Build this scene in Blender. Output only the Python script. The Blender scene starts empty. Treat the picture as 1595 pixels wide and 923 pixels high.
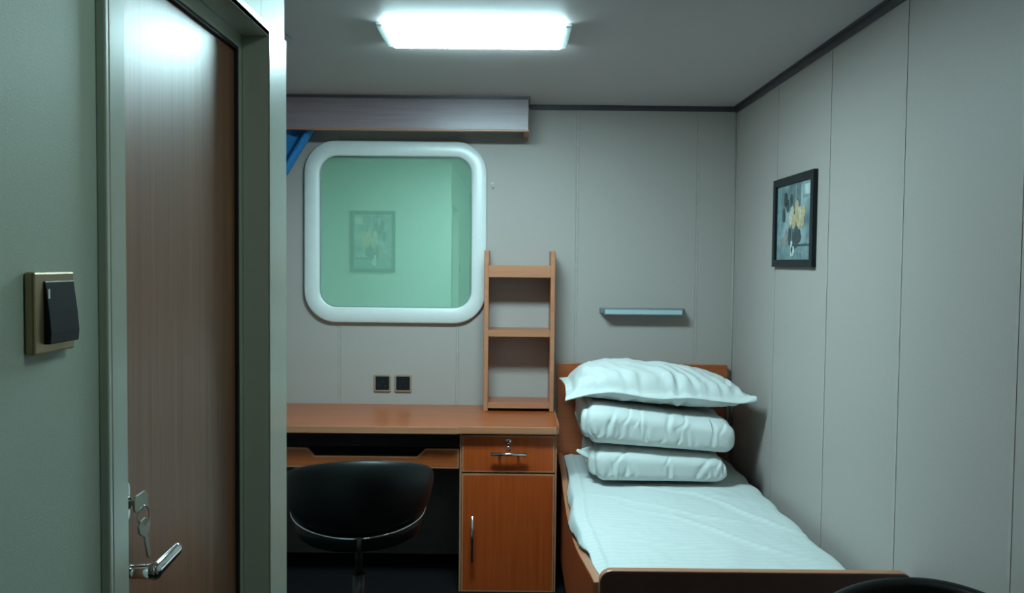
import bpy, bmesh, math, random
from mathutils import Vector, Matrix, noise
PI = math.pi
sc = bpy.context.scene
COL = sc.collection

# ------------------------------------------------------------------ camera, world, exposure
cam_d = bpy.data.cameras.new('camera'); cam = bpy.data.objects.new('camera', cam_d); COL.objects.link(cam)
cam_d.sensor_width = 36.0; cam_d.sensor_fit = 'HORIZONTAL'; cam_d.lens = 1280 / 1595 * 36.0
cam_d.clip_start = 0.02; cam_d.clip_end = 50
pitch = math.atan(52 / 1280)
cam.matrix_world = Matrix.Translation((0, 0, 1.51)) @ Matrix.Rotation(PI / 2 - pitch, 4, 'X') @ Matrix.Rotation(0.010, 4, 'Z')
sc.camera = cam
w = bpy.data.worlds.new('world'); sc.world = w; w.use_nodes = True
w.node_tree.nodes['Background'].inputs[0].default_value = (0.02, 0.025, 0.03, 1)
w.node_tree.nodes['Background'].inputs[1].default_value = 0.3
vs = sc.view_settings
vs.view_transform = 'Standard'; vs.look = 'None'; vs.gamma = 1; vs.use_curve_mapping = False
vs.exposure = 0.0
LAMP_MAIN = 91.0
LAMP_ENTRY = 20.0
LAMP_COL = (0.60, 0.935, 1.0)

# ------------------------------------------------------------------ materials
def new_mat(name):
    m = bpy.data.materials.new(name); m.use_nodes = True
    nt = m.node_tree; b = nt.nodes['Principled BSDF']
    return m, nt, b
def col4(c): return (c[0], c[1], c[2], 1)
def plain(name, c, rough=0.5, metal=0.0, coat=0.0, noise_amt=0.08, nscale=30, bump=0.0, bscale=200, spec=0.5):
    m, nt, b = new_mat(name)
    tc = nt.nodes.new('ShaderNodeTexCoord')
    n = nt.nodes.new('ShaderNodeTexNoise'); n.inputs['Scale'].default_value = nscale; n.inputs['Detail'].default_value = 4
    nt.links.new(tc.outputs['Object'], n.inputs['Vector'])
    r = nt.nodes.new('ShaderNodeValToRGB')
    r.color_ramp.elements[0].position = .3; r.color_ramp.elements[1].position = .7
    r.color_ramp.elements[0].color = col4([x * (1 - noise_amt) for x in c]); r.color_ramp.elements[1].color = col4([min(1, x * (1 + noise_amt)) for x in c])
    nt.links.new(n.outputs[0], r.inputs[0]); nt.links.new(r.outputs[0], b.inputs['Base Color'])
    b.inputs['Roughness'].default_value = rough; b.inputs['Metallic'].default_value = metal
    b.inputs['Coat Weight'].default_value = coat; b.inputs['Coat Roughness'].default_value = 0.15
    b.inputs['Specular IOR Level'].default_value = spec
    if bump:
        n2 = nt.nodes.new('ShaderNodeTexNoise'); n2.inputs['Scale'].default_value = bscale; n2.inputs['Detail'].default_value = 3
        nt.links.new(tc.outputs['Object'], n2.inputs['Vector'])
        bp = nt.nodes.new('ShaderNodeBump'); bp.inputs['Strength'].default_value = bump; bp.inputs['Distance'].default_value = 0.002
        nt.links.new(n2.outputs[0], bp.inputs['Height']); nt.links.new(bp.outputs[0], b.inputs['Normal'])
    return m
def wood(name, c1, c2, axis='Z', rough=0.35, scale=60, coat=0.25, stretch=.04, coat_rough=.25):
    m, nt, b = new_mat(name)
    tc = nt.nodes.new('ShaderNodeTexCoord'); mp = nt.nodes.new('ShaderNodeMapping')
    s = [1, 1, 1]; s['XYZ'.index(axis)] = stretch
    mp.inputs['Scale'].default_value = s
    nt.links.new(tc.outputs['Object'], mp.inputs['Vector'])
    n = nt.nodes.new('ShaderNodeTexNoise'); n.inputs['Scale'].default_value = scale; n.inputs['Detail'].default_value = 6
    n.inputs['Roughness'].default_value = .6
    nt.links.new(mp.outputs[0], n.inputs['Vector'])
    n2 = nt.nodes.new('ShaderNodeTexNoise'); n2.inputs['Scale'].default_value = scale * 4; n2.inputs['Detail'].default_value = 2
    nt.links.new(mp.outputs[0], n2.inputs['Vector'])
    mx = nt.nodes.new('ShaderNodeMath'); mx.operation = 'MULTIPLY_ADD'; mx.inputs[1].default_value = .35
    nt.links.new(n2.outputs[0], mx.inputs[0]); nt.links.new(n.outputs[0], mx.inputs[2])
    r = nt.nodes.new('ShaderNodeValToRGB'); r.color_ramp.elements[0].position = .5; r.color_ramp.elements[1].position = .85
    r.color_ramp.elements[0].color = col4(c1); r.color_ramp.elements[1].color = col4(c2)
    nt.links.new(mx.outputs[0], r.inputs[0]); nt.links.new(r.outputs[0], b.inputs['Base Color'])
    b.inputs['Roughness'].default_value = rough; b.inputs['Coat Weight'].default_value = coat; b.inputs['Coat Roughness'].default_value = coat_rough
    return m
def emis(name, c, s):
    m, nt, b = new_mat(name)
    b.inputs['Base Color'].default_value = (.8, .8, .8, 1)
    b.inputs['Emission Color'].default_value = col4(c); b.inputs['Emission Strength'].default_value = s
    return m

WALL = plain('wall_panel', (0.396, 0.3465, 0.3168), rough=.55, noise_amt=.035, nscale=220, bump=.15, bscale=500)
WALLE = plain('wall_panel_entry', (0.4648, 0.5824, 0.504), rough=.5, noise_amt=.035, nscale=260, bump=.15, bscale=500)
CEIL = plain('ceiling_panel', (0.5309, 0.4763, 0.4763), rough=.55, noise_amt=.03, nscale=160, bump=.05)
JOINT = plain('joint_strip', (0.408, 0.3536, 0.3196), rough=.4)
TRIM = plain('dark_trim', (0.065, 0.052, 0.062), rough=.4)
FLOOR = plain('floor_vinyl', (0.004, 0.0035, 0.004), rough=.8, spec=.15, noise_amt=.25, nscale=60)
CHERRY = wood('cherry_laminate', (0.3762, 0.05518, 0.008151), (0.4514, 0.08026, 0.01379), 'Z')
CHERRYX = wood('cherry_laminate_cross', (0.3348, 0.0713, 0.01736), (0.4092, 0.0992, 0.02604), 'X', rough=.35, coat=.3)
CHERRYY = wood('cherry_laminate_long', (0.2728, 0.0465, 0.0124), (0.3348, 0.0682, 0.0186), 'Y')
BAND = wood('tan_edge_banding', (0.4092, 0.1612, 0.0806), (0.4588, 0.1984, 0.1054), 'X', scale=40, coat=.1, rough=.4)
PELM = wood('pelmet_laminate', (0.24, 0.17, 0.19), (0.29, 0.21, 0.235), 'X', coat=.05)
DOORW = wood('door_laminate', (0.1944, 0.072, 0.03024), (0.3024, 0.1224, 0.054), 'Z', scale=45, rough=.42, coat=.55, coat_rough=.34, stretch=.02)
DOORF = plain('door_frame_paint', (0.4731, 0.547, 0.4657), rough=.32, metal=.0, coat=.6, noise_amt=.02)
SEAL = plain('door_gasket', (0.012, 0.014, 0.02), rough=.5)
ALU = plain('satin_aluminium', (0.7433, 0.7592, 0.7433), rough=.38, metal=.1, noise_amt=.02)
STEEL = plain('brushed_steel', (0.62, 0.62, 0.62), rough=.22, metal=1, noise_amt=.04)
CHROME = plain('chrome', (0.75, 0.75, 0.76), rough=.08, metal=1, noise_amt=.01)
BRASS = plain('champagne_plate', (0.4, 0.32, 0.2), rough=.33, metal=.7, noise_amt=.03)
BRONZE = plain('rose_bronze_plate', (0.435, 0.3, 0.225), rough=.38, metal=.4, noise_amt=.03)
BLACKP = plain('black_plastic', (0.008, 0.011, 0.014), rough=.42, spec=.3)
LEATHER = plain('black_leather', (0.004, 0.005, 0.006), rough=.48, coat=.04, spec=.3, noise_amt=.1, bump=.1, bscale=250)
DARKM = plain('dark_metal', (0.06, 0.055, 0.06), rough=.35, metal=.6)
KEYM = plain('nickel_key', (0.30, 0.31, 0.25), rough=.35, metal=.9)
FABRICW = plain('white_cotton', (0.612, 0.6324, 0.6188), rough=.85, noise_amt=.02, nscale=12, bump=.25, bscale=90, spec=.2)
MATT = plain('mattress_cover', (0.462, 0.4752, 0.462), rough=.9, noise_amt=.03)
CURT = plain('blue_curtain_cloth', (0.028, 0.176, 0.416), rough=.8, noise_amt=.15, nscale=80, bump=.3, bscale=300, spec=.2)
SHUT = plain('green_painted_shutter', (0.5338, 0.6639, 0.5749), rough=.6, noise_amt=.015)
WHITEP = plain('white_plastic', (0.75, 0.8, 0.8), rough=.4)
LAMP = emis('lamp_diffuser_lit', LAMP_COL, LAMP_MAIN)
LAMP2 = emis('entry_lamp_diffuser_lit', (0.80, 1.0, 0.90), LAMP_ENTRY)
HOUS = plain('lamp_housing', (0.65, 0.72, 0.72), rough=.4)
FROST = plain('frosted_diffuser', (0.385, 0.504, 0.546), rough=.35, noise_amt=.01)
GREYM = plain('grey_anodised', (0.22, 0.26, 0.27), rough=.4, metal=.3)
OPAL = plain('grey_side_face', (0.40, 0.42, 0.42), rough=.4)

def sheet_mat():
    m, nt, b = new_mat('striped_white_sheet')
    tc = nt.nodes.new('ShaderNodeTexCoord')
    wv = nt.nodes.new('ShaderNodeTexWave'); wv.bands_direction = 'Y'; wv.inputs['Scale'].default_value = 9.5
    wv.inputs['Distortion'].default_value = .08; wv.inputs['Detail Scale'].default_value = .5
    nt.links.new(tc.outputs['Object'], wv.inputs['Vector'])
    r = nt.nodes.new('ShaderNodeValToRGB'); r.color_ramp.elements[0].position = .42; r.color_ramp.elements[1].position = .55
    r.color_ramp.elements[0].color = (.565, .60, .59, 1); r.color_ramp.elements[1].color = (.60, .625, .61, 1)
    nt.links.new(wv.outputs[0], r.inputs[0]); nt.links.new(r.outputs[0], b.inputs['Base Color'])
    b.inputs['Roughness'].default_value = .75; b.inputs['Specular IOR Level'].default_value = .25
    n2 = nt.nodes.new('ShaderNodeTexNoise'); n2.inputs['Scale'].default_value = 60
    nt.links.new(tc.outputs['Object'], n2.inputs['Vector'])
    bp = nt.nodes.new('ShaderNodeBump'); bp.inputs['Strength'].default_value = .2; bp.inputs['Distance'].default_value = .002
    nt.links.new(n2.outputs[0], bp.inputs['Height']); nt.links.new(bp.outputs[0], b.inputs['Normal'])
    return m
SHEET = sheet_mat()
def glass_mat():
    m, nt, b = new_mat('window_glass'); nt.nodes.remove(b)
    out = nt.nodes['Material Output']
    t = nt.nodes.new('ShaderNodeBsdfTransparent'); t.inputs[0].default_value = (.92, .99, .95, 1)
    g = nt.nodes.new('ShaderNodeBsdfGlossy'); g.inputs['Roughness'].default_value = .004; g.inputs[0].default_value = (.9, 1, .95, 1)
    mx = nt.nodes.new('ShaderNodeMixShader'); mx.inputs[0].default_value = .20
    nt.links.new(t.outputs[0], mx.inputs[1]); nt.links.new(g.outputs[0], mx.inputs[2]); nt.links.new(mx.outputs[0], out.inputs[0])
    return m
GLASS = glass_mat()
def picture_mat(name, W, H, flip=False):
    """orchid still life, painted from noise blobs; object coords: X across, Z up, origin at bottom centre"""
    m, nt, b = new_mat(name)
    tc = nt.nodes.new('ShaderNodeTexCoord')
    n = nt.nodes.new('ShaderNodeTexNoise'); n.inputs['Scale'].default_value = 9; n.inputs['Detail'].default_value = 5
    nt.links.new(tc.outputs['Object'], n.inputs['Vector'])
    r = nt.nodes.new('ShaderNodeValToRGB')
    r.color_ramp.elements[0].position = .35; r.color_ramp.elements[1].position = .68
    r.color_ramp.elements[0].color = (.07, .12, .13, 1); r.color_ramp.elements[1].color = (.38, .50, .51, 1)
    nt.links.new(n.outputs[0], r.inputs[0]); nt.links.new(r.outputs[0], b.inputs['Base Color'])
    b.inputs['Roughness'].default_value = .3
    return m

# ------------------------------------------------------------------ mesh helpers
class MB:
    def __init__(s): s.bm = bmesh.new()
    def box(s, a, b, mi=0):
        x0, y0, z0 = [min(p, q) for p, q in zip(a, b)]; x1, y1, z1 = [max(p, q) for p, q in zip(a, b)]
        v = [s.bm.verts.new(c) for c in ((x0,y0,z0),(x1,y0,z0),(x1,y1,z0),(x0,y1,z0),(x0,y0,z1),(x1,y0,z1),(x1,y1,z1),(x0,y1,z1))]
        for f in ((0,3,2,1),(4,5,6,7),(0,1,5,4),(1,2,6,5),(2,3,7,6),(3,0,4,7)):
            s.bm.faces.new([v[i] for i in f]).material_index = mi
        return s
    def prism(s, pts, axis, lo, hi, mi=0, rim=None, band=0, both=False):
        """polygon pts in the plane normal to axis (other two axes in order), extruded lo..hi; rim faces get material `rim`;
        the face at `lo` gets an inset border `band` wide in the rim material"""
        oth = [i for i in range(3) if i != axis]
        def V(p, h):
            c = [0, 0, 0]; c[oth[0]] = p[0]; c[oth[1]] = p[1]; c[axis] = h; return s.bm.verts.new(c)
        A = [V(p, lo) for p in pts]; B = [V(p, hi) for p in pts]; n = len(pts)
        fa = s.bm.faces.new(A); fb = s.bm.faces.new(B[::-1]); fa.material_index = fb.material_index = mi
        for i in range(n):
            f = s.bm.faces.new((A[i], B[i], B[(i+1) % n], A[(i+1) % n])); f.material_index = mi if rim is None else rim
        if band:
            s.bm.normal_update()
            for f0 in ([fa, fb] if both else [fa]):
                res = bmesh.ops.inset_region(s.bm, faces=[f0], thickness=band, use_even_offset=True)
                for f in res['faces']: f.material_index = rim
        return s
    def tube(s, path, rad, seg=12, mi=0, cap=True, flat=1.0, up=Vector((0,0,1))):
        P = [Vector(p) for p in path]; n = len(P)
        R = rad if isinstance(rad, (list, tuple)) else [rad] * n
        rings = []; prev = None
        for i in range(n):
            d = (P[min(i+1, n-1)] - P[max(i-1, 0)]).normalized()
            u = up if abs(d.dot(up)) < .95 else Vector((1, 0, 0))
            if prev is not None: u = prev
            a = d.cross(u).normalized(); b = a.cross(d).normalized(); prev = b
            rings.append([s.bm.verts.new(P[i] + a * R[i] * math.cos(t) * flat + b * R[i] * math.sin(t)) for t in [2*PI*k/seg for k in range(seg)]])
        for i in range(n-1):
            for k in range(seg):
                f = s.bm.faces.new((rings[i][k], rings[i][(k+1) % seg], rings[i+1][(k+1) % seg], rings[i+1][k])); f.material_index = mi; f.smooth = True
        if cap:
            s.bm.faces.new(rings[0][::-1]).material_index = mi; s.bm.faces.new(rings[-1]).material_index = mi
        return s
    def loops(s, LL, closed=True, mi=0, smooth=True, cap0=False, cap1=False, mis=None):
        R = [[s.bm.verts.new(p) for p in L] for L in LL]; n = len(R[0])
        for i in range(len(R)-1):
            for k in range(n if closed else n-1):
                f = s.bm.faces.new((R[i][k], R[i][(k+1) % n], R[i+1][(k+1) % n], R[i+1][k])); f.smooth = smooth
                f.material_index = mis[i] if mis else mi
        if cap0: s.bm.faces.new(R[0][::-1]).material_index = mi
        if cap1: s.bm.faces.new(R[-1]).material_index = mi
        return s
    def lathe(s, prof, c, axis=2, seg=32, mi=0):
        LL = []
        for r, h in prof:
            L = []
            for k in range(seg):
                t = 2*PI*k/seg; p = [0, 0, 0]; o = [i for i in range(3) if i != axis]
                p[o[0]] = r*math.cos(t); p[o[1]] = r*math.sin(t); p[axis] = h
                L.append(Vector(p) + Vector(c))
            LL.append(L)
        return s.loops(LL, True, mi, cap0=True, cap1=True)
    def build(s, name, mats, parent=None, origin=None, bevel=0, solid=0, smooth=None, subsurf=0):
        bmesh.ops.recalc_face_normals(s.bm, faces=s.bm.faces)
        o0 = Vector(origin) if origin is not None else (Vector(parent.get('_o', (0,0,0))) if parent else Vector((0,0,0)))
        if parent is not None and origin is None: o0 = world_loc(parent)
        bmesh.ops.translate(s.bm, verts=s.bm.verts, vec=-o0)
        if smooth:
            for f in s.bm.faces: f.smooth = True
        me = bpy.data.meshes.new(name); s.bm.to_mesh(me); s.bm.free()
        for m in (mats if isinstance(mats, (list, tuple)) else [mats]): me.materials.append(m)
        o = bpy.data.objects.new(name, me); COL.objects.link(o)
        if parent is not None: o.parent = parent
        else: o.location = o0
        if bevel:
            b = o.modifiers.new('bevel', 'BEVEL'); b.width = bevel; b.segments = 2; b.limit_method = 'ANGLE'; b.angle_limit = math.radians(40)
        if solid:
            b = o.modifiers.new('solid', 'SOLIDIFY'); b.thickness = solid; b.offset = -1
        if subsurf:
            b = o.modifiers.new('sub', 'SUBSURF'); b.levels = b.render_levels = subsurf
        return o
def world_loc(o):
    l = Vector((0,0,0))
    while o is not None: l += o.location; o = o.parent
    return l
def tag(o, label=None, cat=None, group=None, kind=None):
    if label: o['label'] = label
    if cat: o['category'] = cat
    if group: o['group'] = group
    if kind: o['kind'] = kind
    return o
def thing(name, loc, label, cat, group=None, kind=None):
    o = bpy.data.objects.new(name, None); COL.objects.link(o); o.location = loc; o.empty_display_size = .1
    return tag(o, label, cat, group, kind)
def copy_tree(o, parent=None):
    c = o.copy(); COL.objects.link(c)
    if parent: c.parent = parent
    for ch in [x for x in bpy.data.objects if x.parent == o]: copy_tree(ch, c)
    return c
def struct(o, label=None): return tag(o, label, kind='structure')
def rrect(cx, cz, w, h, r, n=10):
    P = []
    for (sx, sz, a0) in ((1,1,0),(-1,1,90),(-1,-1,180),(1,-1,270)):
        for k in range(n+1):
            a = math.radians(a0 + 90*k/n); P.append((cx + sx*(w/2-r) + r*math.cos(a), cz + sz*(h/2-r) + r*math.sin(a)))
    return P
def fbm(x, y, z=0, o=3): return noise.fractal(Vector((x, y, z)), 1.0, 2.0, o)

XR, XL, XP, YB, YR, ZC = 1.144, -1.95, -0.50, 4.25, -1.05, 2.319
YP = 1.805                                   # far end of the bathroom partition

# ------------------------------------------------------------------ room shell
struct(MB().box((XL-.1, YR-.1, -.1), (XR+.1, YB+.1, 0)).build('floor', FLOOR))
struct(MB().box((XL-.1, YR-.1, ZC), (XR+.1, YB+.1, ZC+.1)).build('ceiling', CEIL))
def seam_cols(a, b, seams, jw=.012, gap=.0009):
    """panel columns and joint strips between a and b"""
    out = []; x = a
    for s_ in sorted(seams):
        out.append((x, s_-jw/2-gap, 0)); out.append((s_-jw/2, s_+jw/2, 1)); x = s_+jw/2+gap
    out.append((x, b, 0)); return out
HX0, HX1, HZ0, HZ1 = -1.010, -.200, 1.262, 2.062
m = MB(); m.box((XL-.1, YB+.012, 0), (HX0, YB+.06, ZC)).box((HX1, YB+.012, 0), (XR+.1, YB+.06, ZC)).box((HX0, YB+.012, 0), (HX1, YB+.06, HZ0)).box((HX0, YB+.012, HZ1), (HX1, YB+.06, ZC))
for a, b, j in seam_cols(XL, XR, (-1.50, -.892, -.281, .331, .951)):
    y0 = YB - (.0012 if j else 0); y1 = YB + .014
    if b <= HX0 or a >= HX1: m.box((a, y0, 0), (b, y1, ZC), j)
    else:
        m.box((a, y0, 0), (b, y1, HZ0), j).box((a, y0, HZ1), (b, y1, ZC), j)
        if a < HX0: m.box((a, y0, HZ0), (HX0, y1, HZ1), j)
        if b > HX1: m.box((HX1, y0, HZ0), (b, y1, HZ1), j)
struct(m.build('wall_back', [WALL, JOINT]))
m = MB().box((XR+.012, YR-.1, 0), (XR+.1, YB+.1, ZC))
for a, b, j in seam_cols(YR, YB, (-.56, .05, .66, 1.265, 1.855, 2.420, 2.99, 3.585, 4.19)):
    m.box((XR - (.0014 if j else 0), a, 0), (XR+.014, b, ZC), j)
struct(m.build('wall_right', [WALL, JOINT]))
struct(MB().box((XL-.1, YP-.3, 0), (XL, YB+.1, ZC)).build('wall_left', WALL))
struct(MB().box((XP-.1, YR-.1, 0), (XR+.1, YR, ZC)).build('wall_rear', plain('rear_wall_dark', (.12,.09,.07), .5)))  # unseen wall, coloured dark to cut bounce light and deepen contrast
# bathroom partition: near panel, header over the door, end post, and the face that looks at the window
DY0, DY1, DZ1 = 1.0, 1.685, 1.975
m = MB(); m.box((XP-.05, YR, 0), (XP, DY0, ZC)).box((XP-.05, DY0, DZ1), (XP, 1.640, ZC)).box((XP-.05, 1.642, DZ1), (XP, YP, ZC))
m.box((XP-.05, DY1, 0), (XP, YP, DZ1)).box((XL, YP-.05, 0), (XP-.05, YP, ZC))
struct(m.build('wall_partition', WALLE))
# ceiling trims
struct(MB().box((.08, YB-.006, ZC-.024), (XR-.006, YB, ZC)).box((.08, YB-.02, ZC-.004), (XR-.006, YB-.006, ZC)).build('trim_1', TRIM))
struct(MB().box((XR-.007, YR, ZC-.030), (XR, YB, ZC)).box((XR-.022, YR, ZC-.004), (XR-.007, YB, ZC)).build('trim_2', TRIM))
struct(MB().box((XL, YP, ZC-.020), (XL+.006, YB, ZC)).build('trim_3', TRIM))
struct(MB().box((XL, YB-.012, 0), (XR, YB, .08)).build('baseboard_back', TRIM))
struct(MB().box((XR-.012, YR, 0), (XR, YB-.012, .08)).build('baseboard_right', TRIM))
# slim light corner bead in the far right corner
struct(MB().tube([(XR-.004, YB-.004, .08), (XR-.004, YB-.004, ZC-.03)], .004, 8).build('trim_4', JOINT))

# ------------------------------------------------------------------ bathroom door and frame
door = tag(thing('door_1', (XP-.06, DY0, 0), 'brown wood-grain laminate door set back in a grey-green steel frame', None), kind='structure')
XD = -.560
MB().box((XD-.04, 1.045, .01), (XD, 1.660, 1.930)).build('door_leaf', DOORW, door, bevel=.002)
m = MB()   # frame: near stile, far stile and head, each with a stop, plus the proud faces
m.box((XD-.045, 1.0, 0), (XP+.012, 1.041, DZ1))                                      # near jamb
m.box((XP, .991, 0), (XP+.012, 1.0, DZ1+.012))                                         # near face
m.box((XD-.045, 1.685, 0), (XP+.001, 1.700, DZ1))
m.box((XD-.045, 1.664, 0), (XD+.010, 1.685, DZ1))                                     # far stop
m.box((XD+.010, 1.6775, 0), (XP+.004, 1.685, DZ1))                                         # jamb
m.box((XP, 1.6775, 0), (XP+.004, YP+.002, DZ1+.012))                                        # wide far face
m.box((XD-.045, 1.041, 1.936), (XD+.010, 1.664, DZ1))
m.box((XD+.010, 1.041, 1.962), (XP+.004, 1.6775, DZ1))
m.box((XP, DY0, 1.962), (XP+.004, 1.6775, DZ1+.012))
m.build('door_frame', DOORF, door, bevel=.0035)
MB().box((XD-.02, 1.6585, 0), (XD+.007, 1.664, 1.936)).box((XD-.02, 1.041, 1.930), (XD+.007, 1.6585, 1.936)).build('door_gasket', SEAL, door)
# lever handle
hd = MB().lathe([(.004, 0), (.026, .0), (.027, .004), (.024, .009), (.012, .010)], (XD, 1.157, 1.065), 0, 28).tube([(XD+.004, 1.157, 1.065), (XD+.040, 1.157, 1.065), (XD+.058, 1.157, 1.065)], [.0105, .0105, .0115], 18).build('door_handle', CHROME, door)
P = []; R = []
for k in range(25):
    t = k/24
    P.append((XD+.056 + .006*t*t, 1.147 + .080*t, 1.066 + .011*t**1.3)); R.append((.0135 - .0035*t) * (1 if t < .90 else math.sqrt(max(.05, 1-((t-.90)/.10)**2))) * (1 if t > .05 else .75))
MB().tube(P, R, 18, flat=.6).build('lever', CHROME, hd, smooth=True)
MB().prism(rrect(1.168, 1.160, .032, .060, .012, 6), 0, XD, XD+.007).lathe([(.0095, .007), (.0095, .013), (.006, .0135)], (XD, 1.168, 1.160), 0, 20).build('lock_rosette', STEEL, door, bevel=.001)
# keys hanging in the lock
keys = thing('key_bunch', (XD+.013, 1.18, 1.165), 'pair of keys on a split ring, one pushed into the bathroom door lock', 'keys')
m = MB(); KX = XD+.030
m.box((XD+.0136, 1.1665, 1.156), (XD+.024, 1.1695, 1.164))
m.prism([(y-.008, z-.012) for y, z in ((1.166, 1.166), (1.170, 1.160), (1.198, 1.156), (1.207, 1.162), (1.208, 1.178), (1.200, 1.184), (1.172, 1.183), (1.166, 1.178))], 0, XD+.022, XD+.0255)
m.build('key', KEYM, keys, bevel=.0008)
MB().tube([(KX-.003+.004*math.sin(a), 1.182+.010*math.sin(a), 1.138+.014*math.cos(a)) for a in [2*PI*k/20 for k in range(21)]], .0013, 6, cap=False).build('split_ring', STEEL, keys)
m = MB(); a = math.radians(17); c, s_ = math.cos(a), math.sin(a)
out = [(-.006,.002),(-.016,-.004),(-.017,-.014),(-.010,-.022),(-.0045,-.026),(-.0045,-.060),(0,-.065),(.004,-.061),(.004,-.058),(.0062,-.055),(.004,-.052),(.0062,-.048),(.004,-.045),(.006,-.041),(.004,-.037),(.006,-.033),(.0045,-.030),(.0045,-.026),(.011,-.022),(.017,-.012),(.015,-.003),(.006,.002)]
pts = [(1.181 + u*c*1.1 - v*s_, 1.131 + u*s_*.4 + v*c) for u, v in out]
m.prism(pts, 0, KX-.005, KX-.002)
m.build('key', KEYM, keys, bevel=.0006)

# light switch on the near panel
sw = thing('light_switch', (XP, .878, 1.41), 'wide black rocker light switch in a champagne gold plate on the left wall', 'switch')
LZ = 1.410
MB().prism([(.840, LZ), (.918, LZ), (.918, LZ+.086), (.840, LZ+.086)], 0, XP, XP+.011).build('switch_plate', BRASS, sw, bevel=.0025)
rk = MB().prism([(XP+.010, LZ+.010), (XP+.0175, LZ+.010), (XP+.0185, LZ+.022), (XP+.0165, LZ+.045), (XP+.0125, LZ+.076), (XP+.010, LZ+.0765)], 1, .857, .914).build('rocker', BLACKP, sw, bevel=.001)
MB().box((XP+.0128, .8585, LZ+.058), (XP+.0152, .862, LZ+.068)).build('indicator', WHITEP, rk)

# ------------------------------------------------------------------ window
win = tag(thing('window_1', (-.602, YB, 1.20), 'square rounded-corner ship window with broad satin aluminium frame and pale green shutter behind the glass', None), kind='structure')
cx, cz = -.602, 1.662; OW, OH, IW, IH = .936, .934, .783, .776
def L(w_, h_, r, y): return [(p[0], y, p[1]) for p in rrect(cx, cz, w_, h_, r, 12)]
fr = MB().loops([L(OW, OH, .165, YB), L(OW, OH, .165, YB-.020), L(OW-.006, OH-.006, .162, YB-.026), L(OW-.012, OH-.012, .159, YB-.0285), L(IW+.010, IH+.010, .095, YB-.0275),
     L(IW+.005, IH+.005, .092, YB-.026), L(IW, IH, .090, YB-.020), L(IW, IH, .090, YB+.005), L(IW-.004, IH-.004, .088, YB+.006), L(IW-.004, IH-.004, .088, YB+.011)]).build('window_frame', ALU, win)
MB().loops([L(IW-.004, IH-.004, .088, YB-.001), L(IW-.004, IH-.004, .088, YB+.004)], cap0=True, cap1=True, smooth=False).build('window_pane', GLASS, win)
MB().loops([L(IW, IH, .09, YB-.0012), L(IW, IH, .09, YB-.006), L(IW-.008, IH-.008, .086, YB-.006), L(IW-.008, IH-.008, .086, YB-.0012)], smooth=False).build('window_gasket', GREYM, win)
MB().box((HX0+.002, YB+.012, HZ0+.002), (HX1-.002, YB+.030, HZ1-.002)).build('window_shutter', SHUT, win)

# ------------------------------------------------------------------ pelmet, curtain
pl = thing('curtain_pelmet', (-.9, 4.1, 2.16), 'long wooden curtain pelmet box under the ceiling above the window', 'pelmet')
PY = 4.035
MB().box((XL, PY, 2.158), (.072, PY+.018, ZC)).box((.054, PY+.018, 2.158), (.072, YB, ZC)).build('fascia', PELM, pl, bevel=.002)
MB().box((XL, PY-.005, 2.150), (.077, PY+.022, 2.158)).box((.050, PY+.022, 2.150), (.077, YB, 2.158)).build('lower_lip', BAND, pl, bevel=.002)
MB().box((XL, PY-.008, ZC-.014), (.080, PY, ZC)).box((.072, PY, ZC-.014), (.080, YB, ZC)).build('top_trim', TRIM, pl)
MB().tube([(XL+.02, 4.135, 2.225), (.04, 4.135, 2.225)], .008, 10).box((XL+.3, 4.13, 2.225), (XL+.31, 4.14, ZC)).box((-.1, 4.13, 2.225), (-.09, 4.14, ZC)).build('curtain_rail', STEEL, pl)

m = MB(); LLs = []
nv, nu = 60, 150
for j in range(nv+1):
    v = j/nv; z = 2.214 - v*1.30
    tz = min(1, (2.214-z)/.90)
    xr = -.962 - .56*tz; xl = -1.86 + .12*tz
    if z < 1.314: q = (1.314-z)/.40; xr = -1.522 + .10*min(1, q)**.6; xl = -1.74 - .06*min(1, q)
    row = []
    for i in range(nu+1):
        u = i/nu; x = xl + (xr-xl)*u
        wd = abs(xr-xl)/.9
        y = 4.135 + .026*math.sin(u*PI*2*9 + .8*math.sin(v*3)) * (.45+.55*wd) + .008*math.sin(u*23+v*5)
        row.append((x, y, z))
    LLs.append(row)
m.loops(LLs, closed=False)
cu = m.build('window_curtain', CURT, origin=(-1.5, 4.135, .91), solid=.002)
tag(cu, 'bright blue curtain gathered to the left of the window under the pelmet', 'curtain')

# small hook right of window
hk = MB().lathe([(.003, 0), (.007, 0), (.006, -.004), (.002, -.005)], (-.107, YB, 1.918), 1, 16)
hk.tube([(-.1075, YB-.003, 1.919), (-.108, YB-.014, 1.914), (-.106, YB-.020, 1.905), (-.103, YB-.017, 1.897), (-.101, YB-.012, 1.900)], .003, 8)
tag(hk.build('wall_hook', WHITEP, origin=(-.107, YB, 1.90), smooth=True), 'tiny white hook on the wall just right of the window frame', 'hook')

# ------------------------------------------------------------------ wall sockets
def socket(x, label):
    z = .881
    t = thing('wall_socket', (x, YB, z-.043), label, 'socket', 'power sockets above the desk')
    MB().loops([[(p[0], y, p[1]) for p in rrect(x, z, s_, s_, .006, 4)] for s_, y in ((.088, YB), (.088, YB-.007), (.084, YB-.010), (.072, YB-.010), (.071, YB-.007), (.071, YB))], smooth=False).build('socket_frame', BRONZE, t)
    f = MB().prism(rrect(x, z, .0705, .0705, .004, 4), 1, YB-.008, YB-.0005).build('socket_face', BLACKP, t)
    h = MB()
    for dx, dz in ((0, .011), (-.014, -.014), (.014, -.014)): h.box((x+dx-.003, YB-.0085, z+dz-.005), (x+dx+.003, YB-.0078, z+dz+.005))
    h.build('pin_holes', SEAL, f)
    return t
socket(-.668, 'left one of two black square power sockets above the desk')
socket(-.561, 'right one of two black square power sockets above the desk')

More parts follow.
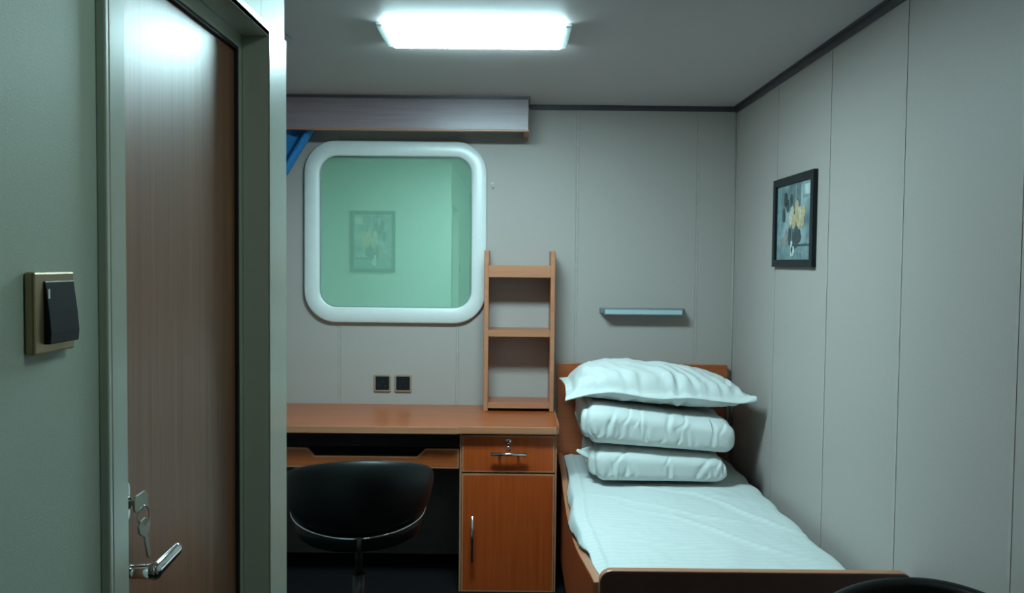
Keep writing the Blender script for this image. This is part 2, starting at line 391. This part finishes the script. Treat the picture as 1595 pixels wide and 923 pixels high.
# ------------------------------------------------------------------ reading lamp on back wall
rl = thing('reading_lamp', (.67, YB, 1.245), 'slim unlit grey and pale blue wall lamp above the headboard', 'lamp')
zz = 1.253
MB().prism([(.452, YB), (.472, YB-.075), (.868, YB-.075), (.893, YB)], 2, zz+.004, zz+.032).build('lamp_housing', GREYM, rl, bevel=.003)
MB().box((.468, YB-.078, zz), (.872, YB-.074, zz+.004)).box((.468, YB-.078, zz+.026), (.872, YB-.074, zz+.031)).build('front_rim', GREYM, rl)
MB().box((.474, YB-.080, zz+.004), (.866, YB-.074, zz+.026)).build('diffuser', FROST, rl, bevel=.001)

# ------------------------------------------------------------------ ceiling lamps
def ceiling_lamp(x0, x1, y0, y1, mat, label):
    t = thing('ceiling_lamp', ((x0+x1)/2, (y0+y1)/2, ZC-.03), label, 'lamp')
    zb = ZC-.020
    m = MB(); e = .028
    m.box((x0-e, y0+.01, ZC-.008), (x1+e, y1-.01, ZC))
    m.build('lamp_base', HOUS, t, bevel=.002)
    MB().box((x0-.026, y0, zb+.004), (x0-.002, y1, ZC-.008)).build('end_cap', HOUS, t, bevel=.003)
    MB().box((x1+.002, y0, zb+.004), (x1+.026, y1, ZC-.008)).build('end_cap', HOUS, t, bevel=.003)
    MB().prism([(x0, y0), (x1, y0), (x1, y1), (x0, y1)], 2, zb, ZC-.009).build('diffuser', mat, t, bevel=.005)
    return t
ceiling_lamp(-.444, .168, 2.800, 3.075, LAMP, 'bright white rectangular ceiling lamp in front of the window')
ceiling_lamp(.14, .44, .80, .98, LAMP2, 'small rectangular ceiling lamp over the entry beside the brown bathroom door')

# round air diffuser mostly hidden by the partition
av = thing('air_vent', (-.932, 3.0, ZC-.02), 'round grey air vent on the ceiling behind the door partition', 'vent')
MB().lathe([(.10, 0), (.118, 0), (.124, -.006), (.118, -.014), (.104, -.016)], (-.932, 3.0, ZC), 2, 40).build('rim', GREYM, av)
MB().lathe([(.01, -.016), (.085, -.018), (.07, -.030), (.02, -.034)], (-.932, 3.0, ZC), 2, 40).build('cone', WHITEP, av)

# ------------------------------------------------------------------ pictures
def picture(origin, rot, W, H, label, base):
    t = thing('framed_picture', origin, label, 'picture'); t.rotation_euler = (0, 0, rot)
    fw, d = .030, .018
    m = MB()      # local: faces -Y, X across, Z up from bottom
    m.prism([(-W/2, 0), (W/2, 0), (W/2-fw, fw), (-W/2+fw, fw)], 1, -d, 0).prism([(-W/2, H), (-W/2+fw, H-fw), (W/2-fw, H-fw), (W/2, H)], 1, -d, 0)
    m.prism([(-W/2, 0), (-W/2+fw, fw), (-W/2+fw, H-fw), (-W/2, H)], 1, -d, 0).prism([(W/2, 0), (W/2, H), (W/2-fw, H-fw), (W/2-fw, fw)], 1, -d, 0)
    f = m.build('frame', BLACKP, None, origin=(0,0,0)); f.parent = t
    iw, ih = W-2*fw, H-2*fw
    m = MB().box((-iw/2, -.006, fw), (iw/2, -.001, H-fw)); y = -.0062
    def blob(cx_, cz_, rx, rz, mi, seed, k=18, dy=0):
        P_ = []
        for i in range(k):
            a = 2*PI*i/k; r = 1 + .35*noise.noise(Vector((math.cos(a)*1.4+seed*3.1, math.sin(a)*1.4, seed)))
            P_.append((max(-iw/2, min(iw/2, cx_+rx*r*math.cos(a))), max(fw, min(H-fw, cz_+rz*r*math.sin(a)))))
        m.prism(P_, 1, y-.0004-dy, y, mi)
    def S(u, v): return (-iw/2 + u*iw, fw + v*ih)
    # u,v art in 0..1: table, background boards, cloth, vase, stem, petals
    def quad(u0, v0, u1, v1, mi, dy=0, sk=0):
        a, b = S(u0, v0), S(u1, v1); m.prism([a, (b[0], a[1]+sk), (b[0], b[1]+sk), (a[0], b[1])], 1, y-.0003-dy, y, mi)
    quad(0, 0, .999, .20, 3); quad(.0, .2, .10, .98, 2); quad(.36, .55, .52, .99, 5); quad(.56, .5, .68, .99, 5, .0001)
    quad(.74, .78, .99, .99, 2, .0001); quad(.78, .82, .97, .95, 6, .0003)
    quad(.5, .17, .999, .20, 1, .0002)
    c = S(.55, .28); blob(c[0], c[1], .10*iw, .14*ih, 1, 2)
    c = S(.48, .12); blob(c[0], c[1], .05*iw, .07*ih, 6, 4, dy=.0003)
    c = S(.44, .15); blob(c[0], c[1], .03*iw, .11*ih, 6, 5, dy=.0003)
    c = S(.19, .23); blob(c[0], c[1], .09*iw, .07*ih, 7, 6, dy=.0003)
    c = S(.28, .32); blob(c[0], c[1], .05*iw, .08*ih, 7, 7, dy=.0004)
    for q, (u, v, ru, rv) in enumerate(((.25,.80,.06,.10),(.31,.72,.05,.09),(.42,.78,.04,.08),(.20,.6,.05,.1),(.62,.30,.09,.09),(.38,.3,.05,.12))):
        c = S(u, v); blob(c[0], c[1], ru*iw, rv*ih, 1, 10+q, dy=.0002)
    for q, (u, v, ru, rv) in enumerate(((.42,.55,.055,.10),(.50,.50,.06,.09),(.58,.66,.05,.11),(.66,.58,.06,.10),(.73,.54,.04,.13),(.64,.47,.06,.06),(.45,.64,.05,.06),(.78,.62,.035,.08),(.60,.55,.06,.08))):
        c = S(u, v); blob(c[0], c[1], ru*iw, rv*ih, 4 if q % 3 else 8, 20+q, dy=.0005+q*.00005)
    p = m.build('print', PICM, None, origin=(0,0,0)); p.parent = t
    return t
PICM = [picture_mat('print_ground', 1, 1), plain('print_dark', (.035,.06,.065), .35, noise_amt=.4, nscale=60), plain('print_pale', (.20,.30,.31), .35, noise_amt=.3, nscale=40), plain('print_table', (.16,.24,.25), .35, noise_amt=.35, nscale=30),
        plain('print_petal', (.5,.38,.22), .35, noise_amt=.25, nscale=60), plain('print_board', (.12,.17,.18), .35, noise_amt=.3, nscale=50), plain('print_white', (.5,.55,.52), .35, noise_amt=.2, nscale=60), plain('print_rose', (.26,.24,.22), .35, noise_amt=.3, nscale=60), plain('print_cream', (.55,.48,.37), .35, noise_amt=.2, nscale=60)]
picture((XR, 3.335, 1.505), -PI/2, .475, .370, 'black framed flower still life hanging on the right wall above the bed', 'land')
picture((-1.135, YP, 1.425), PI, .366, .497, 'upright framed flower print, seen only as a reflection in the window glass', 'port')

# ------------------------------------------------------------------ desk
DZ = .772
desk = thing('writing_desk', (-.8, 3.97, 0), 'cherry laminate writing desk with one drawer, cupboard and notched tray front', 'desk')
r = []
r += [(-1.345, 3.668), (-.246, 3.668), (-.226, 3.684), (.190, 3.684), (.208, 3.689), (.219, 3.700), (.222, 3.715), (.222, YB-.004), (-1.345, YB-.004)]
dt = MB().prism(r, 2, DZ-.036, DZ, 0, rim=1).build('desktop', [CHERRYX, BAND], desk, bevel=.004)
MB().box((.2145, 3.72, DZ-.001), (.222, YB-.005, DZ+.002)).build('end_strip', BAND, dt, bevel=.001)
ZT = DZ-.037
FY = 3.722
cb = MB(); cb.box((-.232, FY+.019, .06), (-.214, 4.22, ZT)).box((.194, FY+.019, .06), (.212, 4.22, ZT)).box((-.214, 4.20, .06), (.194, 4.22, ZT)).box((-.214, FY+.02, .06), (.194, 4.2, .078))
cb.box((-.214, FY+.02, ZT-.018), (.194, 4.2, ZT)).box((-.214, FY+.02, .540), (.194, 4.2, .553)).box((-.222, FY+.03, 0), (.202, 4.2, .06)).build('pedestal', CHERRY, desk)
MB().box((-.232, FY, .0), (-.2235, FY+.019, ZT)).box((.2045, FY, .0), (.212, FY+.019, ZT)).box((-.2235, FY+.001, ZT-.008), (.2045, FY+.019, ZT)).build('front_edging', BAND, desk)
dr = MB().prism([(-.2215, .555), (.2025, .555), (.2025, ZT-.010), (-.2215, ZT-.010)], 1, FY-.004, FY+.016, 0, rim=1, band=.007).build('drawer', [CHERRY, BAND], desk, bevel=.001)
hm = MB().tube([(-.090, FY-.036, .645), (.074, FY-.036, .645)], .0075, 14).tube([(-.050, FY-.036, .645), (-.050, FY-.003, .645)], .005, 10).tube([(.034, FY-.036, .645), (.034, FY-.003, .645)], .005, 10)
hm.build('drawer_handle', STEEL, dr)
lk = MB().lathe([(.004, 0), (.0135, 0), (.0135, -.005), (.011, -.008), (.004, -.0085)], (-.010, FY-.004, .700), 1, 24).box((-.0115, FY-.0135, .693), (-.0085, FY-.0125, .707))
lk.lathe([(.004, 0), (.010, 0), (.010, -.003), (.004, -.004)], (-.009, FY-.004, .667), 1, 20).build('drawer_lock', STEEL, dr)
dd = MB().prism([(-.2215, .001), (.2025, .001), (.2025, .5475), (-.2215, .5475)], 1, FY-.004, FY+.016, 0, rim=1, band=.007).build('cupboard_door', [CHERRY, BAND], desk, bevel=.001)
MB().tube([(-.170, FY-.034, .150), (-.170, FY-.034, .362)], .007, 14).tube([(-.170, FY-.034, .185), (-.170, FY-.003, .185)], .005, 10).tube([(-.170, FY-.034, .327), (-.170, FY-.003, .327)], .005, 10).build('cupboard_handle', STEEL, dd)
tr = [(-1.32, .568), (-.236, .568), (-.236, .658), (-.389, .658), (-.428, .621), (-.896, .621), (-.931, .658), (-1.32, .658)]
ty = MB().prism(tr, 1, FY+.004, FY+.022, 0, rim=1, band=.006).build('tray_front', [CHERRYX, BAND], desk, bevel=.001)
MB().box((-1.30, FY+.022, .572), (-.25, 4.10, .584)).build('tray', DARKM, desk)
MB().box((-1.33, 3.74, 0), (-1.312, 4.22, ZT)).build('side_panel', CHERRY, desk)
MB().box((-1.312, 4.15, .02), (-.232, 4.165, ZT)).build('kneehole_back', plain('kneehole_dark', (.09,.08,.085), .5), desk)  # plain dark sheet across the back of the kneehole

# ------------------------------------------------------------------ bookshelf on the desk
bs = thing('desk_shelf', (.038, 4.15, DZ), 'small open wooden bookshelf with three shelves standing on the right of the desk', 'bookshelf')
FYS = 4.060
for a, b in ((-.138, -.115), (.190, .213)):
    side = [(FYS, DZ), (YB-.006, DZ), (YB-.006, 1.565), (FYS+.03, 1.565), (FYS, 1.572)]
    MB().prism([(FYS, DZ+.001), (YB-.006, DZ+.001), (YB-.006, 1.572), (FYS, 1.572)], 0, a, b, 0, rim=1).build('side_panel', [CHERRY, BAND], bs, bevel=.003)
for z0, z1, f0 in ((1.478, 1.498, 1), (1.146, 1.178, 0), (.789, .816, 0)):
    MB().box((-.115, FYS+.014, z0), (.190, YB-.008, z1)).build('shelf', CHERRYX, bs)
    MB().box((-.115, FYS+.003, 1.440 if f0 else z0), (.190, FYS+.014, z1 if not f0 else 1.499)).build('shelf_edging', BAND, bs)
for z0, z1 in ((1.468, 1.478), (1.136, 1.146)):
    for x in (-.115, .178): MB().box((x, FYS+.02, z0), (x+.012, FYS+.032, z1)).build('shelf_pin', STEEL, bs)

# ------------------------------------------------------------------ bed
bed = thing('single_bed', (.68, 3.25, 0), 'cherry wood single bed with scooped side rail along the right wall', 'bed')
def topround(x0, x1, z0, z1, r):
    P_ = [(x0, z0), (x1, z0)]
    for k in range(9): a = PI/2*k/8; P_.append((x1-r+r*math.cos(a), z1-r+r*math.sin(a)))
    for k in range(9): a = PI/2+PI/2*k/8; P_.append((x0+r+r*math.cos(a), z1-r+r*math.sin(a)))
    return P_
MB().prism(topround(.236, 1.112, .05, .999, .012), 1, 4.205, 4.235, 0, rim=1).build('headboard', [CHERRYX, BAND], bed, bevel=.003)
MB().prism(topround(.254, 1.138, .05, .650, .035), 1, 2.275, 2.305, 0, rim=1).build('footboard', [plain('footboard_shaded_wood', (.11,.055,.048), .4), BAND], bed, bevel=.005)  # red-brown wood darkened: shade of the unlit outer face put into the colour
def rail_z(y):
    T = [(2.30,.612),(2.45,.580),(2.68,.532),(2.85,.497),(3.0,.474),(3.2,.452),(3.4,.445),(3.6,.465),(3.8,.505),(3.92,.527),(4.21,.535)]
    for (a, za), (b, zb) in zip(T, T[1:]):
        if y <= b: t = (y-a)/(b-a); return za + (zb-za)*t
    return T[-1][1]
ys = [2.30 + (4.205-2.30)*k/60 for k in range(61)]
sm = [sum(rail_z(min(4.2, max(2.3, y+d*.03))) for d in (-2,-1,0,1,2))/5 for y in ys]
pr = [(y, z) for y, z in zip(ys, sm)]
MB().prism([(2.305, .12)] + [(4.205, .12)] + pr[::-1], 0, .240, .270, 0, rim=1).build('side_rail', [CHERRYY, BAND], bed, bevel=.004)
MB().box((1.100, 2.305, .12), (1.128, 4.205, .40)).build('side_rail', CHERRYY, bed)
MB().box((.270, 2.305, .28), (1.100, 4.205, .30)).build('bed_base', CHERRYY, bed)

# mattress
mt = MB(); LL = []
for z, e in ((.302, .012), (.31, 0), (.50, 0), (.512, .004), (.518, .014)):
    LL.append([(p[0], p[1], z) for p in rrect(.683, 3.255, .79-2*e, 1.88-2*e, .05, 6)])
mt.loops(LL, cap0=True, cap1=True)
tag(mt.build('mattress', MATT, origin=(.683, 3.255, .302)), 'white mattress inside the bed frame under the striped sheet', 'mattress')

# sheet
def sheet():
    m = MB(); nu, nv = 130, 200; rows = []
    for j in range(nv+1):
        v = j/nv; y = 2.325 + (4.19-2.325)*v
        xl = .277 - .020*math.exp(-((y-3.15)/.30)**2) + .006*fbm(y*5, 3)
        xr = 1.093 + .016*fbm(y*3.2, 7.7) - .020*math.exp(-((y-3.70)/.07)**2) + .006*math.sin(y*19)
        row = []
        for i in range(nu+1):
            u = i/nu
            # arc-length: left drop .05, top, right drop .03
            Ld, Rd = .075, .022; W = xr-xl; s_ = u*(Ld+W+Rd)
            wr = .006*fbm(s_*5, y*4.5, 1) + .003*fbm(s_*14, y*6, 5)
            for (cx_, cy_, ang, ln, amp) in ((.62, 3.28, -.55, .34, .006), (.80, 2.95, -.85, .42, .006), (.55, 2.85, -.25, .30, .004), (.92, 3.25, -1.0, .40, .007), (.72, 3.52, -.35, .22, .005), (.44, 3.05, .6, .30, .004)):
                dx, dy = s_-Ld+xl-cx_, y-cy_; a_ = dx*math.cos(ang)+dy*math.sin(ang); b_ = -dx*math.sin(ang)+dy*math.cos(ang)
                b_ += .02*math.sin(a_*9)
                wr += 1.5*amp*math.exp(-(a_/ln)**4)*math.exp(-(b_/.012)**2)
            wr *= 1 - .85*min(1, max(0, (y-3.52)/.10))
            zt = .530 + wr
            if s_ < Ld:
                t = 1-s_/Ld; a_ = t*1.25
                x = xl - .022*math.sin(min(a_, PI/2)) + .006*math.sin(y*17)*t; z = zt - .005 - .060*t**1.5
                x = max(x, .2735) if z < rail_z(y)+.012 else x
            elif s_ > Ld+W:
                t = (s_-Ld-W)/Rd; x = xr + .009*t; z = zt - .008 - .016*t**1.3
            else:
                d = min(s_-Ld, .12); e = min(Ld+W-s_, .05)
                x = xl + s_-Ld
                z = zt - .005*math.exp(-(d/.012)) + .006*math.exp(-((d-.035)/.010)**2) - .008*math.exp(-e/.015)
            row.append((x, y, z))
        rows.append(row)
    m.loops(rows, closed=False)
    return m.build('bed_sheet', SHEET, origin=(.683, 3.255, .53), solid=.0025)
tag(sheet(), 'white striped bed sheet with creases spread over the mattress', 'sheet')

# folded quilts
def se(a, p): c, s_ = math.cos(a), math.sin(a); return math.copysign(abs(c)**(2/p), c), math.copysign(abs(s_)**(2/p), s_)
def quilt(label, x0, x1, y0, y1, zb, zt, seed, zbr=None, ztr=None, flap=True):
    """outer fold wraps the inner ones; ends show the layers. zb/zt at left, zbr/ztr at right"""
    zbr = zb if zbr is None else zbr; ztr = zt if ztr is None else ztr
    t = thing('folded_quilt', ((x0+x1)/2, (y0+y1)/2, zb), label, 'quilt', 'white folded quilts on the bed')
    def body(a0, a1, iy, iz, endr, sd, amp=1.0, nx=190, ns=96):
        m = MB(); LL = []; rg = random.Random(int(sd*10)); hz0 = max(.05, (zt-zb)/2)
        CR = [(a0+(a1-a0)*rg.random(), rg.uniform(-.5, 1.0), rg.uniform(.006, .011), rg.uniform(.003, .0075), rg.uniform(-.8, .9), rg.uniform(.35, .8)) for _ in range(20)]
        for i in range(nx+1):
            u = i/nx; x = a0+(a1-a0)*u
            eL = (a1-a0)*u; eR = (a1-a0)*(1-u); e = min(eL, eR)
            k = 1 if e > endr else math.sqrt(max(.0, 1-(1-e/endr)**2.4)); k = .30+.70*k if 0 < i < nx else .28
            B = zb+(zbr-zb)*(x-x0)/(x1-x0); T = zt+(ztr-zt)*(x-x0)/(x1-x0)
            cy, cz_ = (y0+y1)/2, (B+T)/2; hy = (y1-y0)/2-iy; hz = (T-B)/2-iz
            row = []
            for s_ in range(ns):
                a = 2*PI*s_/ns; c_, s2 = se(a, 3.2 if PI > a else 4.6)
                kk = .55+.45*k
                y = cy + hy*c_*(.86+.14*k); z = cz_ + hz*s2*k
                n_ = Vector((0, c_, s2)).normalized()
                f = .012*fbm(x*3.2+sd, y*3.0, z*3+sd, 2)
                for (qx, qk, qw, qd, qz, ql) in CR:
                    dx_ = x - qx - qk*(z-cz_) - .010*math.sin((z-cz_)*40+qx*50)
                    if abs(dx_) < .05:
                        g_ = math.exp(-(((z-cz_)/hz0-qz)/ql)**2)
                        f += amp*qd*g_*(.55*math.exp(-((dx_-qw*1.5)/(qw*1.3))**2) - math.exp(-(dx_/qw)**2))
                if s2 < -.6: f *= .15            # stays flat where it rests
                if s2 > .8: f = min(f, .001)
                row.append((x + .014*fbm(z*9+sd, y*7, sd)*(1 if e < .10 else .2), y + n_.y*f, z + n_.z*f*.7))
            LL.append(row)
        m.loops(LL, cap0=True, cap1=True)
        return m
    body(x0+.018, x1, 0, 0, .050, seed).build('outer_fold', FABRICW, t)
    body(x0-.004, x0+.20, .035, .016, .030, seed+5, .7, 40, 48).build('inner_fold', FABRICW, t)
    if flap:   # loose cover corner poking out at the left end
        m = MB(); rows = []
        for i in range(15):
            u = i/14; row = []
            for j in range(15):
                v = j/14; sp = (1-u)*.5+.04
                row.append((x0+.05 - .095*u - .012*v*u, y0+.10 - (v-.5)*.06*sp + .02*u, zt-.068 + .022*u - (v-.5)*.075*(1-u)**.6 + .004*math.sin(v*6+u*4)))
            rows.append(row)
        m.loops(rows, closed=False).build('cover_flap', FABRICW, t, solid=.004)
    return t
quilt('plump folded white quilt lying on the sheet, lowest of the stack', .355, .950, 3.575, 4.08, .541, .712, 1.3, .541, .668, True)
quilt('folded white quilt in the middle of the stack under the pillow', .318, .990, 3.575, 4.10, .713, .900, 4.1, .669, .820, False)

# pillow
def pillow():
    m = MB(); nu, nv = 150, 110
    W, Dp = .85, .50; fl = .034
    x0, y0 = .665, 3.865
    def H(u, v):  # half thickness
        a = max(0, 1-abs(u)**2.6) ; b = max(0, 1-abs(v)**2.4)
        return (a**.50)*(b**.50)
    def mid(px_, py_):
        t = (px_+W/2)/W
        return .955 - .046*t
    top, bot = [], []
    for j in range(nv+1):
        v = -1+2*j/nv; rt, rb = [], []
        for i in range(nu+1):
            u = -1+2*i/nu
            px_, py_ = u*W/2, v*Dp/2
            # pinch: edges bow inwards between the corners
            px_ *= 1-.035*(1-v*v); py_ *= 1-.06*(1-u*u)
            ui, vi = abs(u)/(1-2*fl/W), abs(v)/(1-2*fl/Dp)
            ins = ui < 1 and vi < 1
            h = H(min(1, ui)*1.0, min(1, vi)*1.0) if ins else 0
            th = .003 + .112*h*(1.0-.12*u)
            tb = .003 + .060*(h**.50)*(1+.30*u) if h else .003
            edge = max(ui, vi)
            wr = .012*fbm(px_*7+3, py_*5, 2)*min(1, h*2+.25) + .008*math.exp(-((edge-.90)/.16)**2)*(1-abs(noise.noise(Vector((px_*24, py_*13, 3)))*3))
            wr2 = .004*(1-abs(noise.noise(Vector((px_*14+py_*10, py_*4, 9)))*3.0))*min(1, h*3)
            z0 = mid(px_, py_)
            fd = max(0, edge-.96)
            z0 += -.10*fd*(1 if v < 0 else .4)*(.6+.4*math.sin(px_*17+1)) + .010*math.sin(px_*19)*min(1, max(0, vi-.85)*2)
            if u < -.8 and v < -.2: z0 += -.018*((-u-.8)/.2)**2
            if u > .8: z0 += .008*((u-.8)/.2)
            if u > .86: th += .017*((u-.86)/.14)*(.65-.35*v)
            if u < -.75: z0 -= .014*((-u-.75)/.25)
            wr += (.010*math.sin(px_*62+2.5*math.sin(px_*11)+py_*12) + .006*math.sin(px_*104+py_*25))*math.exp(-((v+.76)/.14)**2)*max(0, 1-ui)**.3 if ui < 1 else 0
            X = x0+px_; Y = y0+py_ 
            rt.append((X, Y, z0+th+wr+wr2)); rb.append((X, Y, z0-tb*(1-.15*u)+wr*.5))
        top.append(rt); bot.append(rb)
    T = [[m.bm.verts.new(p) for p in r_] for r_ in top]; B = [[m.bm.verts.new(p) for p in r_] for r_ in bot]
    def q(a, b, c, d): f = m.bm.faces.new((a, b, c, d)); f.smooth = True
    for j in range(nv):
        for i in range(nu):
            q(T[j][i], T[j][i+1], T[j+1][i+1], T[j+1][i]); q(B[j][i], B[j+1][i], B[j+1][i+1], B[j][i+1])
    for i in range(nu):
        q(B[0][i], B[0][i+1], T[0][i+1], T[0][i]); q(T[nv][i], T[nv][i+1], B[nv][i+1], B[nv][i])
    for j in range(nv):
        q(T[j][0], T[j+1][0], B[j+1][0], B[j][0]); q(B[j][nu], B[j+1][nu], T[j+1][nu], T[j][nu])
    return m.build('pillow', FABRICW, origin=(x0, y0, .87))
tag(pillow(), 'plump white pillow with flat flanged edges on top of two folded quilts', 'pillow')

# ------------------------------------------------------------------ chairs
def make_chair(dz=0.0):
    t = thing('swivel_chair', (0, 0, 0), '', 'chair', 'black tub swivel chairs')
    A = math.radians(128); N = 72
    def sec(a, k=1.0, K=20):
        q = abs(a)/A
        zt = .812 - .112*min(1, q/.72)**1.8 + .022*max(0, (q-.78)/.22)**2; zb = .530 + .085*q**1.6
        zc, hz = (zt+zb)/2, (zt-zb)/2*k; th = .024*k
        out = []
        for i in range(K):
            b = 2*PI*i/K; c_, s_ = se(b, 3.0)
            z = zc + hz*s_ + dz; f = (z-dz-.53)/.28
            rx = .250 + .040*math.sin(min(1, max(0, f))*PI*.62); ry = .235 + .040*math.sin(min(1, max(0, f))*PI*.62)
            r = th*c_
            out.append(((rx+r-.024)*math.sin(a), -(ry+r-.024)*math.cos(a), z))
        return out
    LL = []
    for i in range(N+1):
        a = -A + 2*A*i/N; d = min(i, N-i)
        k = [.25, .62, .84, .95][d] if d < 4 else 1
        LL.append(sec(a, k))
    MB().loops(LL, cap0=True, cap1=True).build('backrest', LEATHER, t)
    # chrome strip along the lower edge
    P_ = []
    for i in range(61):
        a = -math.radians(105) + 2*math.radians(105)*i/60; q = abs(a)/A
        P_.append((.252*math.sin(a), -.236*math.cos(a), .527 + dz + .085*q**1.6))
    MB().tube(P_, .0045, 8).build('chrome_strip', CHROME, t)
    def disc(prof, name, mat):
        LL = []
        for (r, z) in prof: LL.append([(1.05*r*math.cos(2*PI*k/48), r*math.sin(2*PI*k/48)*.97+.005, z+dz) for k in range(48)])
        return MB().loops(LL, cap0=True, cap1=True).build(name, mat, t)
    disc([(.06, .452), (.17, .455), (.20, .464), (.222, .485), (.228, .515), (.224, .530), (.16, .532)], 'seat_shell', LEATHER)
    disc([(.12, .532), (.205, .532), (.213, .545), (.208, .565), (.18, .578), (.10, .583), (.03, .584)], 'seat_cushion', LEATHER)
    MB().tube([(0, y, z+dz) for y, z in ((-.240, .536), (-.240, .50), (-.225, .455), (-.17, .442), (-.10, .440), (0, .440))], [.0085]*3+[.010]*3, 10).box((-.09, -.09, .436+dz), (.09, .09, .453+dz)).build('back_bracket', DARKM, t)
    MB().tube([(0, 0, .30+dz), (0, 0, .445+dz)], .014, 16).tube([(0, 0, .10), (0, 0, .315+dz)], .026, 20).tube([(0, 0, .06), (0, 0, .12)], .034, 20).build('gas_column', DARKM, t)
    for k in range(5):
        a = PI/2 + 2*PI*k/5; c_, s_ = math.cos(a), math.sin(a)
        lg = MB().tube([(.02*c_, .02*s_, .092), (.15*c_, .15*s_, .085), (.25*c_, .25*s_, .066)], [.024, .018, .013], 10).build('leg', DARKM, t)
        MB().tube([(.25*c_-.018*s_, .25*s_+.018*c_, .026), (.25*c_+.018*s_, .25*s_-.018*c_, .026)], .026, 18).tube([(.25*c_, .25*s_, .045), (.25*c_, .25*s_, .07)], .008, 8).build('castor', BLACKP, lg)
    return t
ch = make_chair()
ch2 = make_chair(-.004)
ch.location = (-.577, 3.11, 0); ch.rotation_euler = (0, 0, math.radians(10.5)); ch['label'] = 'black leather tub swivel chair at the desk kneehole, back to the viewer'
ch2.location = (.86, 1.60, .0); ch2.rotation_euler = (0, 0, math.radians(156)); ch2['label'] = 'black tub swivel chair in front of the bed footboard, only its top edge in view'
